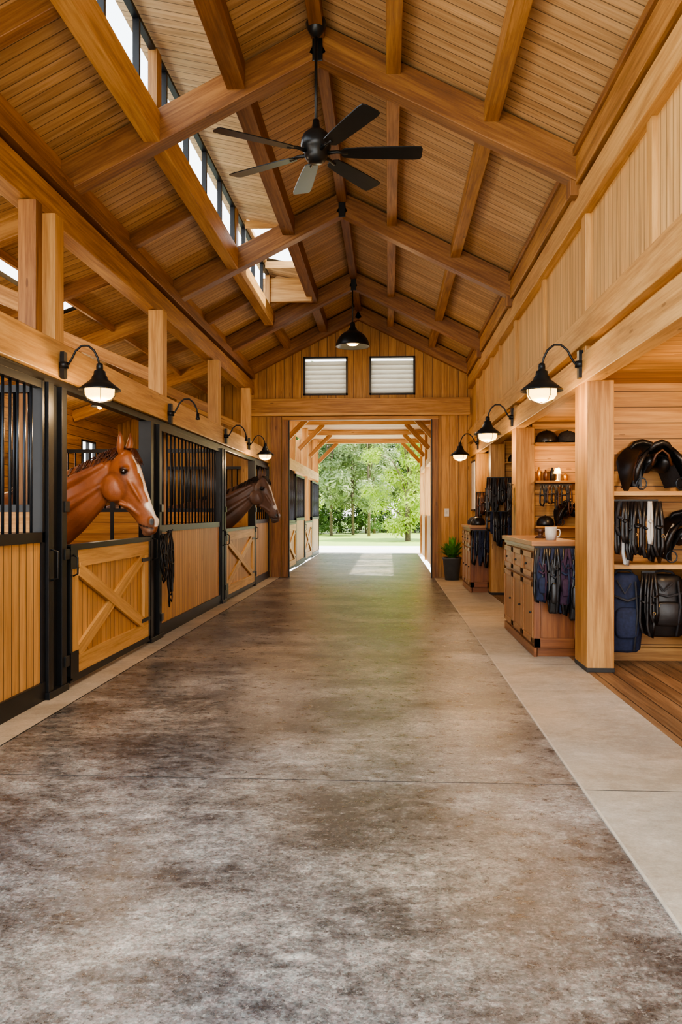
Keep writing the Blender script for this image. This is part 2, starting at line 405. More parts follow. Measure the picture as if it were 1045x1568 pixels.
def stall_panel(X,y0,y1,zb=1.28,zt=2.5,step=.2):
    b=MB()
    b.box(X-.04,X+.0,y0,y1,.14,zb,'stall',grain=2,off=False)
    b.box(X-.06,X+.025,y0,y1,.0,.15,'black'); b.box(X-.06,X+.02,y0,y1,zb-.02,zb+.06,'black'); b.box(X-.05,X+.015,y0,y1,zt-.02,zt+.04,'black')
    b.box(X-.05,X+.02,y0,y0+.05,0,zt+.04,'black'); b.box(X-.05,X+.02,y1-.05,y1,0,zt+.04,'black')
    n=int((y1-y0-.1)/step)
    for i in range(1,n):
        yy=y0+.05+(y1-y0-.1)*i/n
        b.tube([(X-.02,yy,zb+.05),(X-.02,yy,zt+.01)],.012,'bar',8)
    b.build('stall_grill_panel')
def stall_door(X,y0,y1,z0=.1,z1=1.17):
    b=MB(); X=X+.02
    b.box(X-.05,X-.01,y0+.04,y1-.04,z0,z1,'stall',grain=2,off=False)
    b.box(X-.05,X+.03,y0,y0+.045,z0-.04,z1+.03,'black'); b.box(X-.05,X+.03,y1-.045,y1,z0-.04,z1+.03,'black')
    b.box(X-.05,X+.035,y0,y1,z1,z1+.05,'black'); b.box(X-.05,X+.03,y0,y1,z0-.06,z0,'black')
    t=.15
    b.box(X-.01,X+.025,y0+.045,y1-.045,z1-t,z1,'door'); b.box(X-.01,X+.025,y0+.045,y1-.045,z0,z0+t,'door')
    b.box(X-.01,X+.024,y0+.045,y0+.045+t,z0+t,z1-t,'door'); b.box(X-.01,X+.024,y1-.045-t,y1-.045,z0+t,z1-t,'door')
    ya,yb=y0+.19,y1-.19; za,zc=z0+t,z1-t
    b.beam((X+.005,ya+.03,za+.02),(X+.005,yb-.03,zc-.02),.12,.03,'door',up=(1,0,0))
    b.beam((X+.012,ya+.03,zc-.02),(X+.012,yb-.03,za+.02),.12,.03,'door',up=(1,0,0))
    b.box(X+.025,X+.033,y0,y0+.18,z0-.02,z0+.2,'black'); b.box(X+.025,X+.033,y0,y0+.16,z1-.16,z1,'black')
    for zz in (z0+.2,z1-.2): b.box(X+.024,X+.034,y1-.3,y1,zz-.02,zz+.02,'black')
    b.tube([(X+.03,y0+.06,z1-.22),(X+.07,y0+.06,z1-.2),(X+.07,y0+.06,z1-.06),(X+.03,y0+.06,z1-.04)],.008,'iron',6)
    b.build('stall_door')
stall_panel(SF,Y0,6.42,step=.115)
stall_door(SF,6.87,9.22)
stall_panel(SF,9.75,13.3,step=.19)
stall_door(SF,13.62,16.6)
stall_panel(SF,16.75,18.8,step=.25)
for (ya,yb) in ((6.43,6.80),(9.27,9.72),(13.32,13.6),(16.62,16.74)):
    b=MB(); w=min(.10,(yb-ya)*.4)
    b.box(SF-.10,SF+.045,ya,ya+w,0,2.54,'black')
    b.box(SF-.10,SF+.045,yb-w,yb,0,2.54,'black')
    b.box(SF-.08,SF+.0,ya+.03,yb-.03,0,2.54,'black')
    b.box(SF-.06,SF+.06,ya-.02,yb+.02,0,.06,'black')
    b.tube([(SF+.04,ya+.05,.95),(SF+.10,ya+.05,.97),(SF+.10,ya+.05,1.18),(SF+.04,ya+.05,1.2)],.01,'iron',6)
    for z in (1.5,1.1,.2): b.box(SF+.04,SF+.06,yb-.06,yb+.03,z,z+.09,'iron')
    b.build('stall_steel_post',bevel=.004)
for yy in (6.62,13.45,18.7):
    b=MB(); b.box(-6.3,SF-.12,yy-.03,yy+.03,0,1.5,'stallin',grain=0,off=False)
    b.box(-6.3,SF-.12,yy-.035,yy+.035,1.5,1.56,'black'); b.box(-6.3,SF-.12,yy-.035,yy+.035,2.48,2.54,'black')
    x=-6.2
    while x<SF-.15:
        b.tube([(x,yy,1.55),(x,yy,2.5)],.013,'bar',6); x+=.125
    for xx in (-6.3,-4.6): b.box(xx,xx+.06,yy-.04,yy+.04,0,2.54,'black')
    b.build('stall_partition')
b=MB(); X=-6.3; wins=[(4.0,5.0),(8.6,9.6),(13.9,15.0),(16.6,17.4)]
b.box(X-.06,X,Y0,YE,0,1.4,'stallin',grain=1,off=False); b.box(X-.06,X,Y0,YE,3.0,3.6,'stallin',grain=1,off=False)
py=Y0
for a,c in wins+[(YE,YE)]:
    if a>py: b.box(X-.06,X,py,a,1.4,3.0,'stallin',grain=1,off=False)
    py=c
b.build('wall_left')
b=MB()
for a,c in wins:
    for p in (a,(a+c)/2-.02,c-.04): b.box(X-.05,X+.02,p,p+.04,1.4,3.0,'black')
    for z in (1.4,2.2,2.96): b.box(X-.05,X+.02,a,c,z,z+.04,'black')
    b.quad([(X-.03,a,1.4),(X-.03,c,1.4),(X-.03,c,3),(X-.03,a,3)],[(0,0)]*4,'glass')
b.build('window_4')

# ------------------------------------------------------------------ right wall
b=MB()
b.box(1.90,1.95,Y0,YE,2.9,4.95,'wallv',grain=2,off=False)
b.box(1.9,1.95,17.7,YE,0,2.9,'wallv',grain=2,off=False)
b.box(1.99,2.09,-6,4.6,0,4.9,'wallv',grain=2,off=False)  # unseen near stretch, added to block sun streaks on the floor
b.box(1.9,1.99,-6,Y0,0,4.9,'wallv',grain=2,off=False)  # unseen wall behind the camera, added to shade the foreground
b.build('wall_right')
b=MB()
b.box(1.80,1.96,Y0,YE,3.06,3.34,'beaml'); b.box(1.83,1.985,Y0,YE,2.72,3.0,'beaml')
b.box(1.80,1.93,Y0,YE,4.30,4.56,'beaml'); b.box(1.77,1.93,Y0,YE,4.60,4.86,'beam'); b.box(1.74,1.9,Y0,YE,4.86,4.93,'beamd')
b.build('trim_3',bevel=.008)
for (ya,yb,x1) in ((4.6,4.95,2.1),(7.8,8.3,2.1),(12.1,12.5,2.12),(15.0,15.35,2.1),(17.4,17.7,2.1)):
    b=MB(); b.box(1.85,x1,ya,yb,.006,2.73,'beam'); b.box(1.845,2.0,ya+.05,ya+.22,2.73,4.55,'beaml')
    b.box(1.845,x1+.005,ya-.005,yb+.005,0.006,.05,'joint')
    b.build('timber_column',bevel=.008)
b=MB()
for yy in (6.0,10.1,14.0,16.4): b.box(1.86,1.92,yy-.06,yy+.06,3.34,4.3,'beaml')
b.build('trim_4')
for yy,x1 in ((8.5,4.5),(12.3,4.5),(15.2,4.5)):
    b=MB(); b.box(2.0 if yy<9 else 2.12,x1,yy,yy+.08,0,2.8,'tack',grain=0,off=False); b.build('wall_tack_partition')
b=MB(); b.box(4.5,4.6,Y0,YE,0,2.8,'tack',grain=1,off=False); b.build('wall_tack_back')

# ------------------------------------------------------------------ end wall
b=MB()
OX0,OX1,OZ=-2.32,1.02,3.64
LV=((-1.95,-.93),(-.43,.61)); LZ0,LZ1=4.18,5.06
def wq(x0,x1,z0,zf):
    z1a,z1b=(zf(x0),zf(x1)) if callable(zf) else (zf,zf)
    for yy in (YE,YE+.12):
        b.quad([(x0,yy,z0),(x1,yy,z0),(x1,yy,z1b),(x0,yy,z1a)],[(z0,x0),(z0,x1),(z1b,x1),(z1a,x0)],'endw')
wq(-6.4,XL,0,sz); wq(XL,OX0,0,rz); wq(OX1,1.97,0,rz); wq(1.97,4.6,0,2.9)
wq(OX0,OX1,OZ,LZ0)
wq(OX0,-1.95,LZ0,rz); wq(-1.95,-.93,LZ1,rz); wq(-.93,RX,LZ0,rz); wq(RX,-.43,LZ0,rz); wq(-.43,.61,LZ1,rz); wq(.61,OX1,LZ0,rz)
b.build('wall_end',recalc=False)
b=MB()
b.box(XL+.02,XR-.0,YE-.1,YE-.0,3.76,4.10,'beam'); b.box(XL+.02,XR,YE-.14,YE,3.70,3.76,'beaml')
b.box(OX0-.12,OX0+.02,YE-.06,YE+.16,0,OZ+.04,'beamd'); b.box(OX1-.02,OX1+.12,YE-.06,YE+.16,0,OZ+.04,'beamd')
b.box(OX0-.12,OX1+.12,YE-.07,YE+.16,OZ-.03,OZ+.05,'beam')
b.box(OX0-.38,OX0-.14,YE-.05,YE,0,3.7,'beamd'); b.box(OX1+.5,OX1+.55,YE-.03,YE,0,3.7,'beam')
b.box(OX0+.02,OX0+.05,YE-.04,YE,0,OZ,'black'); b.box(OX1-.05,OX1-.02,YE-.04,YE,0,OZ,'black')
b.build('trim_door',bevel=.005)
for x0,x1 in LV:
    b=MB(); z0,z1=LZ0,LZ1; y=YE-.0
    for c in ((x0,x1,z0,z0+.04),(x0,x1,z1-.04,z1),(x0,x0+.04,z0,z1),(x1-.04,x1,z0,z1)): b.box(c[0],c[1],y-.04,y+.12,c[2],c[3],'black')
    n=7
    for i in range(n):
        z=z0+.10+(z1-z0-.14)*i/n
        b.beam((x0+.04,y+.03,z),(x1-.04,y+.03,z),.012,.125,'louver',up=(0,.55,1))
    b.build('louver_vent')

# ------------------------------------------------------------------ far hall
HE=30.0; HZ=4.14
b=MB()
b.quad([(-3.2,YE+.12,HZ),(2,YE+.12,HZ),(2,HE,HZ),(-3.2,HE,HZ)],[(0,19),(5.2,19),(5.2,30),(0,30)],'roof')
b.quad([(-3.2,YE+.12,HZ+.03),(2,YE+.12,HZ+.03),(2,HE+.5,HZ+.03),(-3.2,HE+.5,HZ+.03)],[(0,19),(5.2,19),(5.2,30),(0,30)],'edge')
b.build('ceiling_hall',recalc=False)
b=MB(); b.box(1.2,1.28,YE+.12,HE,0,1.4,'stall',grain=2,off=False); b.box(1.22,1.28,YE+.12,HE,3.0,HZ,'stall',grain=2,off=False)
for yy in (19.2,22.5,26,29.8): b.box(1.14,1.3,yy-.09,yy+.09,0,HZ-.01,'beaml')
b.box(1.16,1.3,YE+.12,HE,2.9,3.1,'beaml'); b.build('wall_hall_right',bevel=.006)
b=MB()
for yy in (19.3,22.5,26,29.85): b.box(-2.72,-2.54,yy-.09,yy+.09,0,HZ-.01,'beaml')
b.box(-2.75,-2.53,YE+.12,HE,2.62,2.9,'beaml'); b.build('timber_post_beam',bevel=.006)
for yy in (20.5,23.5,26.6,HE-.12):
    b=MB(); b.box(-2.7,1.3,yy-.08,yy+.08,3.98,HZ-.01 if yy<29 else HZ+.2,'beaml')
    b.beam((-2.55,yy,3.3),(-1.85,yy,4.0),.12,.13,'beam'); b.beam((1.15,yy,3.3),(.5,yy,4.0),.12,.13,'beam')
    b.build('hall_tie_beam',bevel=.006)
b=MB(); b.box(-4.5,-2.58,HE,HE+.08,0,HZ,'endw',grain=2,off=False); b.box(1.18,3,HE,HE+.08,0,HZ,'endw',grain=2,off=False)
b.build('wall_hall_end')
SF2=-2.52
stall_door(SF2-.02,19.6,22.3); stall_panel(SF2,22.35,24.6); stall_door(SF2-.02,24.65,27.0); stall_panel(SF2,27.05,29.7)
b=MB(); b.box(SF2-.03,SF2+.0,19.4,22.35,1.22,1.28,'black')
for i in range(14):
    yy=19.55+i*.2; b.tube([(SF2-.02,yy,1.24),(SF2-.02,yy,2.6)],.012,'bar',6)
b.build('stall_grill')
b=MB(); b.box(-4.4,-4.3,YE+.12,HE,0,HZ,'stallin',grain=1,off=False); b.build('wall_hall_left')

# ------------------------------------------------------------------ exterior
b=MB(); b.box(-9,12,HE,36.5,-.12,-.004,'apron'); b.build('ground_apron')
b=MB(); b.box(-60,60,36.5,140,-.12,-.002,'grass'); b.build('ground_lawn')
b=MB(); b.box(-60,60,-30,-4,-.2,-.11,'apron'); b.build('ground_yard')
def tree(h,rad,leaf,n,z0,seed,trunkr=.16,ls=.16,nb=46,sp=1.0):
    random.seed(seed); b=MB()
    b.tube([(0,0,-.1),(U(-.1,.1),U(-.1,.1),h*.3),(U(-.3,.3),U(-.3,.3),h*.6),(U(-.3,.3),0,h*.9)],[trunkr,trunkr*.8,trunkr*.5,.03],'bark',8)
    blobs=[]
    for i in range(nb):
        a=U(0,6.28); zz=z0+(h-z0)*(i+.5)/nb; t=(zz-z0)/(h-z0)
        rr=rad*math.sqrt(max(.05,1-(2*t-.85)**2*.75))*U(.25,1)
        c=Vector((rr*math.cos(a),rr*math.sin(a),zz)); blobs.append((c,rad*U(.18,.36)*sp))
        if i%3==0: b.tube([(0,0,max(.8,zz*.6)),c*.5+Vector((0,0,zz*.42)),c],[trunkr*.35,trunkr*.2,.015],'bark',5)
    for i in range(n):
        c,r=random.choice(blobs)
        d=Vector((random.gauss(0,1),random.gauss(0,1),random.gauss(0,1)*.6)).normalized()*r*U(.45,1.08)
        p=c+d; nrm=(d.normalized()+Vector((U(-.7,.7),U(-.7,.7),U(0,1.1)))).normalized()
        t1=nrm.orthogonal().normalized(); t2=nrm.cross(t1); ang=U(0,6.28); s=ls*U(.5,1.3)
        e1=(t1*math.cos(ang)+t2*math.sin(ang))*s; e2=nrm.cross(e1)*.7
        b.quad([p-e1,p-e2*.6,p+e1,p+e2*.6],[(0,0)]*4,leaf)
    return b
tA=tree(7.5,2.1,'leafA',15000,.7,11,.14,.105,60); tB=tree(11,3.2,'leafB',9000,2.4,12,.2,.17); tC=tree(10,2.6,'leafC',8000,1.9,13,.10,.14,40,.85)
tS=tree(2.2,1.5,'leafB',3500,.2,14,.05,.1)
oA=tA.build('maple_tree',loc=(1.0,42.5,0),recalc=False)
inst(oA,'maple_tree',(3.6,45,0),(0,0,2),1.1); inst(oA,'maple_tree',(-6.0,47,0),(0,0,4),.9)
oB=tB.build('oak_tree',loc=(-6.2,55,0),recalc=False); oC=tC.build('birch_tree',loc=(-3.6,52,0),recalc=False)
inst(oC,'birch_tree',(-2.3,54,0),(0,0,1),1.0); inst(oC,'birch_tree',(-1.2,51,0),(0,0,3),.9)
random.seed(21)
for i in range(14):
    inst(oB,'oak_tree',(-15+i*2.4+U(-.8,.8),66+U(-3,8),0),(0,0,U(0,6)),U(.85,1.2))
for i in range(8):
    inst(oC,'birch_tree',(-11+i*2.6+U(-.6,.6),59+U(-2,4),0),(0,0,U(0,6)),U(.8,1.1))
oS=tS.build('shrub',loc=(-5,54,0),recalc=False)
for i in range(14): inst(oS,'shrub',(-12+i*1.7+U(-.5,.5),57+U(-1.5,4),0),(0,0,U(0,6)),U(.6,1.1))
random.seed(5)

# ------------------------------------------------------------------ lamps
def goose(name,loc,sgn,sc=1.0,shade=True,energy=46):
    b=MB()
    b.box(-.02,.02,-.04,.04,-.13,.13,'iron'); b.lathe([(.0,-.03),(.05,-.03),(.05,.03),(0,.03)],(0,0,0),'iron',12)
    path=[(0,0,0),(sgn*.05,0,.01),(sgn*.085,0,.07),(sgn*.12,0,.14),(sgn*.18,0,.19),(sgn*.245,0,.19),(sgn*.305,0,.14),(sgn*.34,0,.07),(sgn*.36,0,-.01)]
    b.tube(path,.011,'iron',8)
    sx=sgn*.36
    if shade:
        prof=[(.012,.02),(.03,.01),(.034,-.02),(.034,-.05),(.055,-.06),(.06,-.10),(.075,-.115),(.08,-.14),(.13,-.18),(.20,-.235),(.203,-.25),(.195,-.246),(.125,-.19),(.07,-.15),(.0,-.145)]
        b.lathe(prof,(sx,0,0),'iron',28)
        b.lathe([(.001,-.20),(.12,-.20),(.142,-.235),(.138,-.29),(.115,-.325),(.06,-.345),(.001,-.35)],(sx,0,0),'bulb',20)
        for k in range(4):
            a=k*math.pi/2+.4; c,s_=math.cos(a),math.sin(a)
            b.tube([(sx+.15*c,.15*s_,-.235),(sx+.15*c,.15*s_,-.29),(sx+.11*c,.11*s_,-.345),(sx,0,-.362)],.004,'iron',5)
    else:
        b.lathe([(.0,.0),(.02,-.0),(.022,-.05),(.03,-.06),(.03,-.08),(0,-.085)],(sx,0,0),'iron',12)
    o=b.build(name,loc=loc,scale=sc,recalc=False)
    if shade: point('lamp_light',(sx,0,-.42),energy,parent=o)
    return o
goose('gooseneck_wall_lamp',(1.82,7.95,2.90),-1,1.0)
goose('gooseneck_wall_lamp',(1.82,12.25,2.89),-1,1.0)
goose('gooseneck_wall_lamp',(1.82,16.9,2.90),-1,1.0)
goose('gooseneck_wall_lamp',(-2.70,6.72,2.72),1,.85)
goose('gooseneck_wall_lamp',(-2.70,15.9,2.82),1,.87)
goose('gooseneck_bracket',(-2.70,10.1,2.72),1,.95,False)
goose('gooseneck_bracket',(-2.70,13.6,2.76),1,.95,False)
b=MB(); b.tube([(0,0,.12),(0,0,1.16)],.012,'iron',8)
b.lathe([(.0,.20),(.035,.20),(.05,.17),(.055,.10),(.085,.07),(.10,.03),(.16,.0),(.24,-.06),(.30,-.15),(.335,-.25),(.338,-.28),(.325,-.275),(.22,-.08),(.0,-.02)],(0,0,.1),'iron',32)
b.lathe([(.001,-.08),(.13,-.1),(.14,-.2),(.08,-.25),(.001,-.26)],(0,0,.1),'bulb',16)
o=b.build('pendant_lamp',loc=(-.7,16.2,4.93),recalc=False); point('pendant_light',(0,0,-.25),60,parent=o)

# ------------------------------------------------------------------ ceiling fan
b=MB()
b.lathe([(.0,1.18),(.09,1.18),(.10,1.14),(.07,1.07),(.03,1.02),(.0,1.02)],(0,0,0),'iron',20)
b.tube([(0,0,.1),(0,0,1.08)],.014,'iron',10)
b.lathe([(.0,.24),(.03,.24),(.04,.16),(.075,.14),(.12,.10),(.14,.05),(.145,.0),(.135,-.04),(.11,-.06),(.11,-.10),(.09,-.14),(.06,-.165),(.0,-.17)],(0,0,0),'iron',28)
for deg in (-3,57,148,209,256,302):
    a=math.radians(-deg)
    ca,sa=math.cos(a),math.sin(a)
    def P(r,t,z): return (r*ca-t*sa, r*sa+t*ca, z-.07)
    b.tube([P(.1,0,0),P(.2,0,.01),P(.3,0,.0)],[.02,.016,.018],'iron',8)
    rings=[]
    for r,w in ((.24,.035),(.27,.065),(.4,.078),(.7,.09),(.93,.095),(.985,.088),(1.0,.06)):
        tilt=-.20; th=.005
        rings.append([P(r,w,w*tilt+th),P(r,w,w*tilt-th),P(r,-w,-w*tilt-th),P(r,-w,-w*tilt+th)])
    b.loft(rings,'iron',True,False)
b.build('ceiling_fan',loc=(RX,7.74,4.95))

# ------------------------------------------------------------------ cabinets
def cabinet(x0,x1,y0,y1,h):
    b=MB()
    b.box(x0+.04,x1,y0+.04,y1-.04,.0,.12,'cab'); b.box(x0+.02,x1,y0+.02,y1-.02,.1,h-.06,'cab',grain=2)
    b.box(x0-.03,x1,y0-.03,y1+.03,h-.05,h,'cabl'); b.box(x0-.0,x1,y0,y1,h-.09,h-.05,'cab')
    b.box(x0,x0+.03,y0,y1,.0,.1,'cab')
    for c in ((x0,x0+.07,.1,h-.09),(x1-.07,x1,.1,h-.09),(x0,x1,.1,.2),(x0,x1,h-.2,h-.09)): b.box(c[0],c[1],y0,y0+.02,c[2],c[3],'cab')
    n=3; L=(y1-y0)/n
    for i in range(n):
        a=y0+i*L+.03; c=y0+(i+1)*L-.03
        for (z0,z1) in ((.14,h-.42),(h-.38,h-.12)):
            b.box(x0-.0,x0+.02,a,c,z0,z1,'cabl',grain=2 if z1<h-.3 else 1)
            f=.06
            for q in ((a,c,z0,z0+f),(a,c,z1-f,z1),(a,a+f,z0,z1),(c-f,c,z0,z1)): b.box(x0-.012,x0+.001,q[0],q[1],q[2],q[3],'cabl')
            b.ball((x0-.025,(a+c)/2 if z0>.5 else a+.05,(z0+z1)/2),.014,'iron',8)
    return b.build('tack_cabinet',bevel=.004)
cabinet(1.50,1.98,8.6,10.75,1.2)
cabinet(1.52,1.9,15.4,17.0,1.25)
b=MB(); b.lathe([(.0,0),(.055,0),(.062,.06),(.062,.14),(.057,.14),(.055,.02),(0,.015)],(0,0,0),'mug',20)
b.tube([(.06,0,.11),(.09,0,.11),(.10,0,.08),(.09,0,.04),(.06,0,.03)],.008,'mug',6)
b.build('coffee_mug',loc=(1.74,8.95,1.201),recalc=False)
b=MB(); b.lathe([(.0,0),(.07,0),(.07,.01),(.03,.03),(.03,.06),(.08,.10),(.0,.11)],(0,0,0),'brown',16)
b.build('hoof_oil_tin',loc=(1.75,9.6,1.201))

# ------------------------------------------------------------------ shelves
b=MB()
for z in (1.70,1.0): b.box(2.1,4.4,8.02,8.5,z-.045,z,'beaml')
for x in (2.13,3.2,4.3):
    for z in (1.66,.96): b.beam((x,8.48,z-.22),(x,8.1,z-.01),.03,.03,'beam')
b.box(2.1,4.4,8.45,8.5,.4,.47,'beaml'); b.box(2.1,4.4,8.44,8.5,.0,.14,'beam')
b.build('tack_shelf',bevel=.004)
b=MB()
for z in (2.5,1.95,1.3): b.box(2.12,3.4,12.0,12.3,z-.03,z,'beam')
b.build('tack_shelf',bevel=.004)
b=MB()
for z in (2.4,1.9,1.4): b.box(2.1,3.2,14.9,15.2,z-.03,z,'beam')
b.build('tack_shelf',bevel=.004)

def saddle(loc,rz_=0,sc=1.0,mat='leather',trim='brown'):
    b=MB(); rings=[]; NS,NTt=24,28
    for i in range(NS+1):
        s=-1+2*i/NS
        top=.36+.075*abs(s)**2.2+(.03 if s>0 else 0)*s*s
        wseat=.095+.05*(s+1)/2*(1.1-max(0,s)**4*.35)
        ring=[]
        for j in range(NTt+1):
            t=-1+2*j/NTt; a=abs(t); sg=1 if t>0 else -1
            if a<.36:
                q=a/.36; y=wseat*q; z=top+.012*math.sin(q*math.pi)-.015*q*q; x=s*.21
            else:
                q=(a-.36)/.64; drop=.13+.23*math.exp(-((s+.1)/.75)**2)
                y=wseat+.15*math.sin(q*1.35)**.9; z=top-.015-drop*q**1.15; x=s*(.21-.02*q)-.02*q
            ring.append((x,sg*y,z))
        rings.append(ring)
    b.loft(rings,mat,False,True,False)
    for sg in (-1,1):
        b.tube([(-.18,sg*.07,.30),(-.05,sg*.085,.23),(.12,sg*.10,.25),(.18,sg*.08,.33)],[.045,.06,.06,.03],mat,10)
        b.tube([(-.20,sg*.12,.38),(-.22,sg*.19,.30),(-.22,sg*.235,.20),(-.20,sg*.25,.07)],[.014,.024,.026,.014],mat,8)
        b.tube([(-.10,sg*.15,.38),(-.18,sg*.235,.26),(-.20,sg*.262,.10)],.011,trim,6)
        b.tube([(-.21,sg*(.19+.05*math.sin(k*.7)),.07+.055*math.cos(k*.7)) for k in range(10)],.007,'bar',6)
        b.ball((-.215,sg*.085,.42),.012,'brass',8)
        b.loft([[(-.215,sg*.09,.40),(-.18,sg*.10,.40)],[(-.225,sg*.16,.33),(-.17,sg*.20,.34)],[(-.225,sg*.20,.18),(-.17,sg*.255,.2)],[(-.215,sg*.19,.03),(-.17,sg*.26,.05)]],mat,False,True,False)
    b.tube([(.19,-.13,.42),(.20,-.08,.475),(.205,0,.495),(.20,.08,.475),(.19,.13,.42)],[.016,.028,.032,.028,.016],mat,8)
    b.tube([(-.205,-.11,.38),(-.215,-.06,.435),(-.22,0,.455),(-.215,.06,.435),(-.205,.11,.38)],[.018,.026,.03,.026,.018],mat,8)
    b.tube([(-.22,-.095,.24),(-.225,-.06,.34),(-.228,0,.385),(-.225,.06,.34),(-.22,.095,.24)],.012,trim,8)
    # saddle pad beneath
    pad=[]
    for x in (-.21,-.1,0,.1,.2):
        pad.append([(x,sg*yy,zz) for sg,yy,zz in ((-1,.22,.04),(-1,.17,.16),(-1,.11,.27),(-1,.05,.32),(1,.0,.34),(1,.05,.32),(1,.11,.27),(1,.17,.16),(1,.22,.04))])
    b.loft(pad,'grey',False,True,False)
    return b.build('riding_saddle',loc=loc,rot=(0,0,rz_),scale=sc,recalc=False)
H=math.pi/2
saddle((2.58,8.25,1.70),H+.12,1.02)
saddle((3.20,8.25,1.70),H+.12,1.0,'brown','leather')
saddle((2.92,8.25,1.0),H-.10,1.0,'leather','white')
saddle((3.55,8.25,1.0),H,.98)
saddle((2.62,12.12,1.30),H,.72); saddle((2.5,15.03,1.4),H,.7)
def straps(name,loc,n,L,cols,w=.3,thick=.012,seed=1,flat=.35,rot=0):
    random.seed(seed); b=MB()
    b.box(-w/2,w/2,-.01,.02,-.02,.02,'black')
    for i in range(n):
        x=-w/2+w*(i+.5)/n; l=L*U(.55,1.05); ww=U(.012,.035); y=-.03-.022*(i%4); m=cols[i%len(cols)]
        b.tube([(x-ww*.3,y,.0),(x-ww,y-.01,-l*.35),(x-ww*1.2,y-.01,-l*.8),(x-ww*.5,y-.015,-l*.97),(x+ww*.4,y-.015,-l),(x+ww*1.1,y-.01,-l*.8),(x+ww,y,-l*.35),(x+ww*.2,y,.0)],thick,m,6,True,flat)
        b.tube([(x-ww*1.0,y-.012,-l*.45),(x,y-.03,-l*.48),(x+ww,y-.012,-l*.45)],thick*.8,m,6)
        if i%2==0: b.tube([(x+ww+.014*math.sin(k*.79),y-.02,-l*.62+.014*math.cos(k*.79)) for k in range(9)],.003,'brass',5)
    return b.build(name,loc=loc,rot=(0,0,rot))
def bag(name,loc,w,h,d,mat,strap='black'):
    b=MB(); rings=[]
    for t,sx in ((0,.72),(.04,.9),(.3,1.0),(.6,.98),(.88,.86),(.97,.7),(1,.45)):
        z=-h+h*t; r=[]
        for k in range(20):
            a=2*math.pi*k/20; c,s_=math.cos(a),math.sin(a)
            r.append((w/2*sx*math.copysign(abs(c)**.5,c)+.012*math.sin(t*9+k),d/2*sx*math.copysign(abs(s_)**.6,s_)+.01*math.sin(t*14+k*2),z))
        rings.append(r)
    b.loft(rings,mat)
    b.tube([(-w*.3,0,-.03),(-w*.2,0,.02),(0,0,.03),(w*.2,0,.02),(w*.3,0,-.03)],.012,strap,6)
    pr=[]
    for yy,sx in ((-d/2+.02,1),(-d/2-.025,.97),(-d/2-.035,.85)):
        pr.append([(w*.36*sx*math.copysign(abs(math.cos(a))**.45,math.cos(a)),yy,-h*.62+h*.2*sx*math.copysign(abs(math.sin(a))**.5,math.sin(a))) for a in [2*math.pi*k/18 for k in range(18)]])
    b.loft(pr,mat)
    b.tube([(-w*.38,-d/2-.01,-h*.28),(0,-d/2-.03,-h*.34),(w*.38,-d/2-.01,-h*.28)],.012,strap,6)
    b.tube([(w*.25,-d/2,-h*.1),(w*.27,-d/2-.045,-h*.5),(w*.2,-d/2-.01,-h*.97)],.011,strap,6)
    b.tube([(-w*.3,-d/2,-h*.08),(-w*.1,-d/2-.04,-h*.25),(w*.1,-d/2-.03,-h*.12)],.009,strap,6)
    return b.build(name,loc=loc)
straps('girth_strap_set',(2.34,8.0,1.60),15,.58,['leather','leather','grey','leather','white','leather','leather'],.44,.018,3)
bag('tack_bag',(2.28,8.14,.91),.32,.76,.22,'navy','grey')
bag('helmet_bag',(2.66,8.16,.90),.40,.60,.26,'leather','grey')
bag('saddle_bag',(2.98,8.16,.90),.22,.68,.2,'grey','leather'); bag('tack_bag',(3.35,8.16,.90),.36,.7,.2,'navy','leather')
straps('bridle',(2.47,8.0,.92),5,.66,['leather','leather'],.12,.013,14)
straps('bridle',(2.86,8.0,.92),5,.55,['leather','grey'],.10,.012,15)
straps('halter_set',(1.72,8.56,1.13),16,.70,['leather','grey','navy','leather','purple','leather','navy'],.44,.016,6,.5)
for x,l,m,s_ in ((1.56,.42,'navy','purple'),(1.68,.55,'leather','grey'),(1.79,.46,'purple','navy'),(1.89,.62,'leather','navy')):
    bag('horse_boot_pouch',(x,8.49,1.02),.105,l,.08,m,s_)
def bridle(loc,L=1.0,seed=2,sc=1.0,rot=0):
    random.seed(seed); b=MB()
    b.tube([(0,0,0),(.06,0,.0),(.08,0,.03)],.008,'iron',6)
    for k in range(6):
        y=(k-2.5)*.02; l=L*U(.5,1.0); w=U(.03,.07)
        pts=[(.04,y,.02)]
        for i in range(1,12):
            a=i/12*2*math.pi
            pts.append((.05+.02*math.sin(a*2+k),y+w*math.sin(a)*(1 if k%2 else 1.2),.02-l*(1-math.cos(a))/2))
        pts.append((.04,y+.01,.02))
        b.tube(pts,.009,'leather',6,True,.6)
    for z in (-.2,-.36): b.tube([(.05,-.06,z),(.08,0,z-.03),(.05,.06,z)],.010,'leather',6)
    b.tube([(.07,.03*math.sin(k*.79),-.3+.03*math.cos(k*.79)) for k in range(9)],.005,'bar',5)
    return b.build('bridle',loc=loc,rot=(0,0,rot),scale=sc)
bridle((SF+.05,9.9,1.26),.95)
bridle((SF+.05,9.62,1.22),.6,5)
bridle((1.84,12.25,1.9),.6,7,1,math.pi); bridle((1.84,15.15,1.9),.6,8,1,math.pi)
straps('bridle',(2.0,14.8,2.1),14,.75,['leather','brown','leather','grey'],.5,.02,12)
straps('bridle',(2.0,14.7,1.5),10,.6,['leather','navy','leather'],.5,.02,22)
straps('bridle',(1.72,15.34,1.15),9,.7,['leather','navy'],.34,.018,13)
straps('bridle',(1.93,17.36,1.9),6,.7,['leather','brown'],.2,.02,23)
